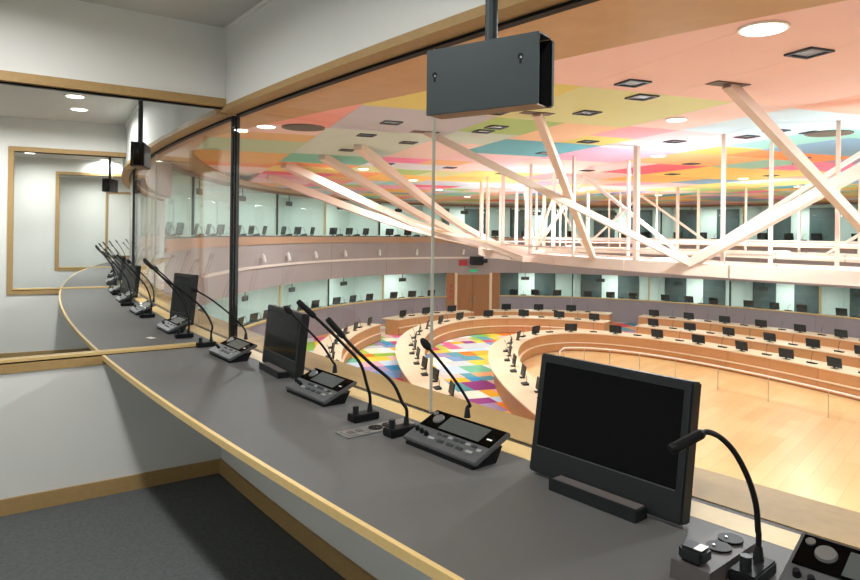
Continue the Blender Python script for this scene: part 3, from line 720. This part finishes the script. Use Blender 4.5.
# patchwork carpet pieces where the carpet is near enough to pick them apart
def proj(x, y, z):
    return 430 + F * x / y, HY + (EYE - z) * F / y
rc = random.Random(11); cnt = 0; u = -13.0
CP = [mat('carpet_%d' % i, c_, .95, var=.05, scale=30) for i, c_ in enumerate(PAL + [(245, 240, 225), (250, 238, 205), (150, 60, 130), (60, 140, 185), (210, 60, 110), (240, 235, 230), (110, 200, 120)])]
WTS = [3, 3, 2, 3, 2, 2, 3, 3, 2, 2, 2, 3, 2, 2, 2, 1, 5, 4, 1, 2, 2, 4, 1]
v = -3.0
while v < 22:
    dv = rc.choice([.65, .95, 1.25]); u = -13.0 + rc.random()
    while u < 8:
        du = rc.choice([.45, .6, .8, 1.0]); x, y = tw(u + du / 2, v + dv / 2); px, py = proj(x, y, HF)
        if ((335 < px < 545 and 318 < py < 425) or (605 < px < 650 and 318 < py < 336)) and cnt < 300:
            ea = ((x - A_.cx) * A_.c + (y - A_.cy) * A_.s_) / (A_.a + .2), (-(x - A_.cx) * A_.s_ + (y - A_.cy) * A_.c) / (A_.b + .2)
            eo = ((x - OUT.cx) * OUT.c + (y - OUT.cy) * OUT.s_) / (OUT.a - .5), (-(x - OUT.cx) * OUT.s_ + (y - OUT.cy) * OUT.c) / (OUT.b - .5)
            if math.hypot(*ea) > 1 and math.hypot(*eo) < 1:
                g = .004; q = [tw(a, b) for a, b in ((u + g, v + g), (u + du - g, v + g), (u + du - g, v + dv - g), (u + g, v + dv - g))]
                mk('carpet_piece', prism(q, HF, HF + .006, 'z'), rc.choices(CP, WTS)[0], hf); cnt += 1
        u += du
    v += dv

# ================================================================== equipment on the worktops
def desk_root(name, s, off, yaw=0., **kw):
    p = R(s, off, DESK + .0005); n = OUT.nrm(OUT.ph(s)); rz = math.atan2(n[0], -n[1]) + yaw     # local x to the user's right, local +y to the window
    return empty(name, p, rz, **kw), Matrix.Translation(p) @ Matrix.Rotation(rz, 4, 'Z')
def neck(root, M, wpts, r, hd, name_stem, name_head, mstem=None):
    """gooseneck through world points; the head continues past its end"""
    I = M.inverted(); P = [I @ Vector(p) for p in wpts]; path = smooth_path(P, 6)
    st = mk(name_stem, tube(path, r, 8), mstem or M_BLACK, root, smooth=True, local=True)
    e = path[-1]; t = (path[-1] - path[-3]).normalized()
    if hd == 'foam':
        rad = [.4, .85, 1, 1, .8, .35]; R_ = .013
        mk(name_head, tube([e - t * .006 + t * .009 * i for i in range(6)], R_, 10, [R_ * q for q in rad]), M_FOAM, st, smooth=True, local=True)
    else:
        a = e - t * .01; b = e + t * .075
        mk(name_head, tube([a, a + (b - a) * .08, a + (b - a) * .9, b], .01, 10, [.008, .0105, .0105, .008]), M_BLACK, st, local=True)
    mk('collar', tube([P[0] - Vector((0, 0, .004)), P[0] + Vector((0, 0, .028))], .009, 10, [.011, .007]), M_PLAS, st, local=True)
    return st
CW, CD = .33, .145
def console(s, off, lab, yaw=0., mic=None, full=True):
    r, M = desk_root('interpreter_console', s, off, yaw, label=lab, cat='console', group='interpreter consoles')
    z0, z1 = .022, .084
    ang = math.atan2(z1 - z0, CD); Lp = math.hypot(CD, z1 - z0)
    T = Matrix.Translation((0, 0, z0)) @ Matrix.Rotation(ang, 4, 'X')          # plate frame: x, y up the slope, z out of it
    mk('base', prism([(.004, 0), (.10, 0), (.125, .045), (.004, .008)], -CW / 2 + .012, CW / 2 - .012, 'x'), M_BLACK, r, local=True)
    mk('plate', xf(rbox(-CW / 2, CW / 2, 0, Lp, -.014, 0, .003), T), M_CONS, r, local=True)
    bp = mk('black_panel', xf(box(-CW / 2 + .008, CW / 2 - .008, Lp * .45, Lp - .006, .0003, .0022), T), M_SCREEN, r, local=True)
    mk('screen', xf(box(-.075, .105, Lp * .50, Lp * .50 + .062, .0024, .0034), T), M_LCD, bp, local=True)
    mk('mark', xf(box(.122, .142, Lp * .62, Lp * .62 + .006, .0024, .003), T), M_WHITE, bp, local=True)
    mk('dial', xf(cyl(-.11, Lp * .73, .0024, .008, .02, 20, .018), T), M_DIAL, r, local=True)
    mk('small_dial', xf(cyl(-.142, Lp * .85, .0024, .006, .009, 14), T), M_DIAL, r, local=True)
    if full:
        for k in range(3): mk('knob', xf(cyl(-.14 + .026 * k, Lp * .30 - .004 * k,   .0003, .013, .008, 14, .006), T), M_BLACK, r, local=True)
        for k in range(7): mk('button', xf(box(-.055 + .026 * k, -.038 + .026 * k, Lp * .34, Lp * .34 + .009, .0003, .003), T), M_BTN if k % 3 == 2 else M_CHAR, r, local=True)
        for k in range(5): mk('button', xf(box(-.07 + .042 * k, -.044 + .042 * k, Lp * .17, Lp * .17 + .010, .0003, .003), T), M_BTN if k in (0, 4) else M_CHAR, r, local=True)
        mk('button', xf(box(.128, .144, Lp * .28, Lp * .28 + .010, .0003, .003), T), M_BTN, r, local=True)
        mk('side_socket', box(CW / 2 - .0115, CW / 2 - .0105, .05, .07, .012, .026), M_BLACK, r, local=True)
    if mic:
        base = M @ Vector((mic[0], Lp * .985, z1 + .004)); d = base.y
        wp = [base, base + Vector((0, 0, .03))] + [atd(px, py, d + dd) for px, py, dd in mic[1]]
        neck(r, M, wp, .0048, 'foam', 'microphone', 'foam_head')
    else:
        base = M @ Vector((.02, Lp * .985, z1 + .004)); nx = M.to_3x3() @ Vector((-.5, -.5, 0))
        neck(r, M, [base, base + Vector((0, 0, .08)), base + Vector((0, 0, .16)) + nx * .06, base + Vector((0, 0, .25)) + nx * .2, base + Vector((0, 0, .31)) + nx * .31], .0048, 'foam', 'microphone', 'foam_head')
    return r
console(-2.36, .205, 'grey interpreter console beside the large monitor, its microphone leaning over the hall carpet', 0, (-.03, [(470, 405, 0), (459, 386, 0), (444, 366, 0), (429, 348, 0)]))
console(-1.52, .19, 'grey interpreter console in front of the tall dark monitor, next to two black gooseneck lamps', 0, (-.02, [(333, 362, 0), (322, 345, 0), (305, 327, 0), (291, 313, 0)]))
console(-.50, .165, 'grey interpreter console beside the black window post, close to the glass partition', 0, (-.015, [(243, 327, 0), (231, 315, 0), (212, 300, 0), (197, 291, 0)]))
console(-3.50, .25, 'grey interpreter console beside the raised power box, next to the bent lamp', .0, (.06, [(905, 470, 0), (925, 440, 0), (950, 420, 0), (975, 405, 0)]))
# consoles of the next booths
for s, lab in [(.62, 'interpreter console just beyond the glass partition, below the upright monitor'), (1.72, 'second interpreter console beyond the glass partition'), (2.75, 'third interpreter console beyond the glass partition, next to a small monitor'), (3.75, 'last interpreter console before the second partition')]:
    console(s, .18, lab)
for s in (5.1, 6.4, 7.6): console(s, .18, 'small interpreter console in the booth beyond the second partition', full=False)
for s in (9.6, 11.0): console(s, .18, 'distant interpreter console beyond the third partition', full=False)

def monitor(s, off, lab, tilt=.17, yaw=0., wd=.455, ht=.32, ledge=True):
    r, M = desk_root('interpreter_monitor', s, off, yaw, label=lab, cat='monitor', group='interpreter monitors')
    T = Matrix.Translation((0, 0, .010)) @ Matrix.Rotation(-tilt, 4, 'X')
    h = wd / 2
    mk('case', xf(rbox(-h, h, 0, .04, 0, ht, .004), T), M_PLAS, r, local=True)
    bz = .022
    sc = mk('screen', xf(box(-h + bz, h - bz, -.0012, -.0002, .075, ht - bz), T), M_SCREEN, r, local=True)
    mk('bezel_line', xf(box(-h + bz, h - bz, -.0018, -.0003, .0715, .0738), T), M_LCD, r, local=True)
    ld = mk('holder', join(box(-.115, .145, -.05, -.002, .0, .026), box(-.115, .145, -.05, -.046, .026, .032)), M_PLAS, r, local=True)
    mk('holder_lip', box(-.11, .14, -.045, -.006, .0262, .030), M_TAUPE, ld, local=True)
    mk('stand', prism([(.045, 0), (.085, 0), (.085, .012), (.075, .14), (.06, .14)], -.06, .06, 'x'), M_BLACK, r, local=True)
    return r
monitor(-2.855, .10, 'large black flat monitor standing on the grey worktop beside the bent reading lamp', .15, -.03, .462, .325)
monitor(-.985, .05, 'dark monitor behind the console next to the black window post', .10, -.08, .455, .29)
monitor(.90, .005, 'dark monitor standing upright just beyond the glass partition', .10, .22, .30, .35)
monitor(3.15, .06, 'thin black monitor near the second partition, beyond the first', .1, .2, .42, .31)
monitor(5.65, .06, 'small black monitor in the booth beyond the second partition', .1, .2, .42, .31)
monitor(10.0, .06, 'tiny black monitor beyond the third partition', .1, .2, .42, .31)

def reading_lamp(s, off, lab, pts, mode='block', dd=0):
    r, M = desk_root('reading_lamp', s, off, 0, label=lab, cat='lamp', group='gooseneck reading lamps')
    b = mk('base', rbox(-.026, .026, -.055, .05, 0, .026, .003), M_BLACK, r, local=True)
    mk('knob', cyl(0, -.035, .0262, .054, .011, 12), M_PLAS, r, local=True)
    base = M @ Vector((0, .025, .0262)); d = base.y
    if pts: wp = [base, base + Vector((0, 0, .05))] + [atd(px, py, d + q) for px, py, q in pts]
    else:
        nx = M.to_3x3() @ Vector((-.6, -.4, 0))
        wp = [base, base + Vector((0, 0, .09)), base + Vector((0, 0, .2)) + nx * .07, base + Vector((0, 0, .31)) + nx * .24, base + Vector((0, 0, .40)) + nx * .42]
    neck(r, M, wp, .0058, 'flat', 'gooseneck', 'lamp_head')
    return r
reading_lamp(-1.905, .155, 'black gooseneck lamp on a small block beside the flush socket plate, nearer the grey console', [(367, 385, 0), (360, 363, 0), (344, 345, 0), (327, 328, 0), (313, 315, 0)])
reading_lamp(-2.12, .155, 'black gooseneck lamp whose block overlaps the flush socket plate', [(402, 402, 0), (392, 382, 0), (370, 363, 0), (353, 347, 0), (342, 335, 0)])
reading_lamp(-.11, .10, 'black gooseneck lamp at the very end of the worktop, touching the partition', [(212, 325, 0), (203, 309, 0), (186, 294, 0), (166, 280, 0), (153, 268, 0)])
reading_lamp(-3.278, .195, 'black gooseneck reading lamp with its head bent before the large monitor', [(758, 530, 0), (756, 505, 0), (748, 478, 0), (735, 453, 0), (721, 438, 0), (708, 432, -.02), (699, 435, -.03)])
for s, o, lab in [(.28, .12, 'gooseneck lamp leaning across the upright monitor beyond the partition'), (1.4, .12, 'gooseneck lamp between the consoles beyond the partition'), (2.3, .14, 'gooseneck lamp in the middle of the next booth worktop'), (3.4, .12, 'gooseneck lamp near the end of the next booth worktop'), (4.1, .12, 'gooseneck lamp against the second partition')]:
    reading_lamp(s, o, lab, None)
for s in (4.75, 6.1, 7.1, 8.2): reading_lamp(s, .12, 'small gooseneck lamp in the booth beyond the second partition', None)
for s in (9.2, 10.6): reading_lamp(s, .12, 'distant gooseneck lamp beyond the third partition', None)

# flush socket plate between the lamps
r, M = desk_root('socket_plate', -2.02, .18, 0, label='flush grey metal socket plate with two round sockets set in the worktop', cat='power socket')
mk('plate', rbox(-.04, .04, -.14, .14, 0, .003, .001), mat('light_plate', (128, 130, 128), .4, .3), r, local=True)
for y in (-.005, .052):
    s_ = mk('socket', cyl(0, y, .0032, .006, .025, 20), M_BLACK, r, local=True)
    for q in (-.008, .008): mk('pin_hole', cyl(q, y, .0061, .0066, .003, 8), M_DIAL, s_, local=True)
mk('connector_cover', box(-.03, .03, -.128, -.045, .0032, .005), M_DIAL, r, local=True)
for y in (-.105, -.07): mk('connector', box(-.012, .012, y - .01, y + .01, .0051, .007), M_TAUPE, r, local=True)
# raised power box
r, M = desk_root('power_box', -3.215, .19, 0, label='raised taupe power box with two round sockets and a plugged-in charger, beside the bent lamp', cat='power socket')
mk('body', prism([(-.13, 0), (.11, 0), (.10, .03), (-.125, .035)], -.045, .033, 'x'), mat('dark_taupe', (80, 75, 74), .5, spec=.2), r, local=True)
for y in (.05, -.005):
    s_ = mk('socket', cyl(-.005, y, .034, .0375, .025, 20), M_BLACK, r, local=True)
    mk('pin', cyl(-.012, y - .006, .0376, .040, .003, 8), M_STEEL, s_, local=True)
mk('charger', rbox(-.035, .015, -.12, -.075, .036, .065, .006), M_PLAS, r, local=True, label='black charger with a white patch')
mk('charger_patch', box(-.005, .012, -.115, -.085, .0655, .0662), M_WHITE, r, local=True)
# small white card on the next worktop
r, M = desk_root('paper_card', .36, .30, .3, label='small white card lying on the worktop just beyond the glass partition', cat='card')
mk('sheet', rbox(-.03, .03, -.018, .018, 0, .003, .001), M_WHITE, r, local=True)

# hung sheet-metal boxes
def hung_box(c, lab, yaw=.245):
    s = min((x * .02 for x in range(-220, 700)), key=lambda q: (R(q, .2) - Vector((c.x, c.y, 0))).length)
    n = OUT.nrm(OUT.ph(s)); rz = math.atan2(n[0], -n[1]) + yaw
    r = empty('hung_equipment_box', c, rz, label=lab, cat='equipment box', group='boxes hung above the worktops')
    h = .0925; wd = .175
    fp = mk('front_plate', rbox(-wd, wd, -.004, 0, -h, h, .001), M_CHAR, r, local=True)
    for x, z in ((-wd + .028, .02), (wd - .052, .035)):
        mk('keyhole', join(xf(cyl(0, 0, .0042, .0048, .008, 14), Matrix.Translation((x, 0, z)) @ Matrix.Rotation(pi / 2, 4, 'X')), box(x - .003, x + .003, -.0048, -.0042, z - .019, z)), M_BLACK, fp, local=True)
        mk('keyhole_slot', xf(cyl(0, 0, .0049, .0052, .003, 12), Matrix.Translation((x + .002, 0, z - .003)) @ Matrix.Rotation(pi / 2, 4, 'X')), M_STEEL, fp, local=True)
    mk('back_plate', rbox(-wd, wd,   .072, .092, -h + .004, h - .003, .004), M_BLACK, r, local=True)
    mk('top_plate', box(-wd + .002, wd - .001,   .0005, .0715, h - .004, h - .001), M_CHAR, r, local=True)
    mk('bottom_plate', box(-wd + .002, wd - .012,   .0005, .0715, -h + .001, -h + .005), mat('bronze_sheet', (120, 92, 66), .45, .4), r, local=True)
    mk('core', box(-wd + .01, wd - .03, .012, .064, -h + .012, h - .006), M_BLACK, r, local=True)
    mk('pole', cyl(.01, .04, h - .002, BCEIL - c.z - .001, .0175, 18), M_CHAR, r, smooth=True, local=True)
    mk('ceiling_flange', cyl(.01, .04, BCEIL - c.z - .012, BCEIL - c.z - .0005, .05, 20), M_CHAR, r, local=True)
hung_box(Vector((.130, 1.80, 1.845)), 'large charcoal sheet-metal box hung on a pole before the window, showing two keyholes')
q = R(1.55, .2); hung_box(Vector((q.x, q.y, 1.99)), 'charcoal box hung on a pole just beyond the glass partition', -.3)
q = R(6.3, .2); hung_box(Vector((q.x, q.y, 2.03)), 'small charcoal hung box in the booth beyond the second partition', -.3)
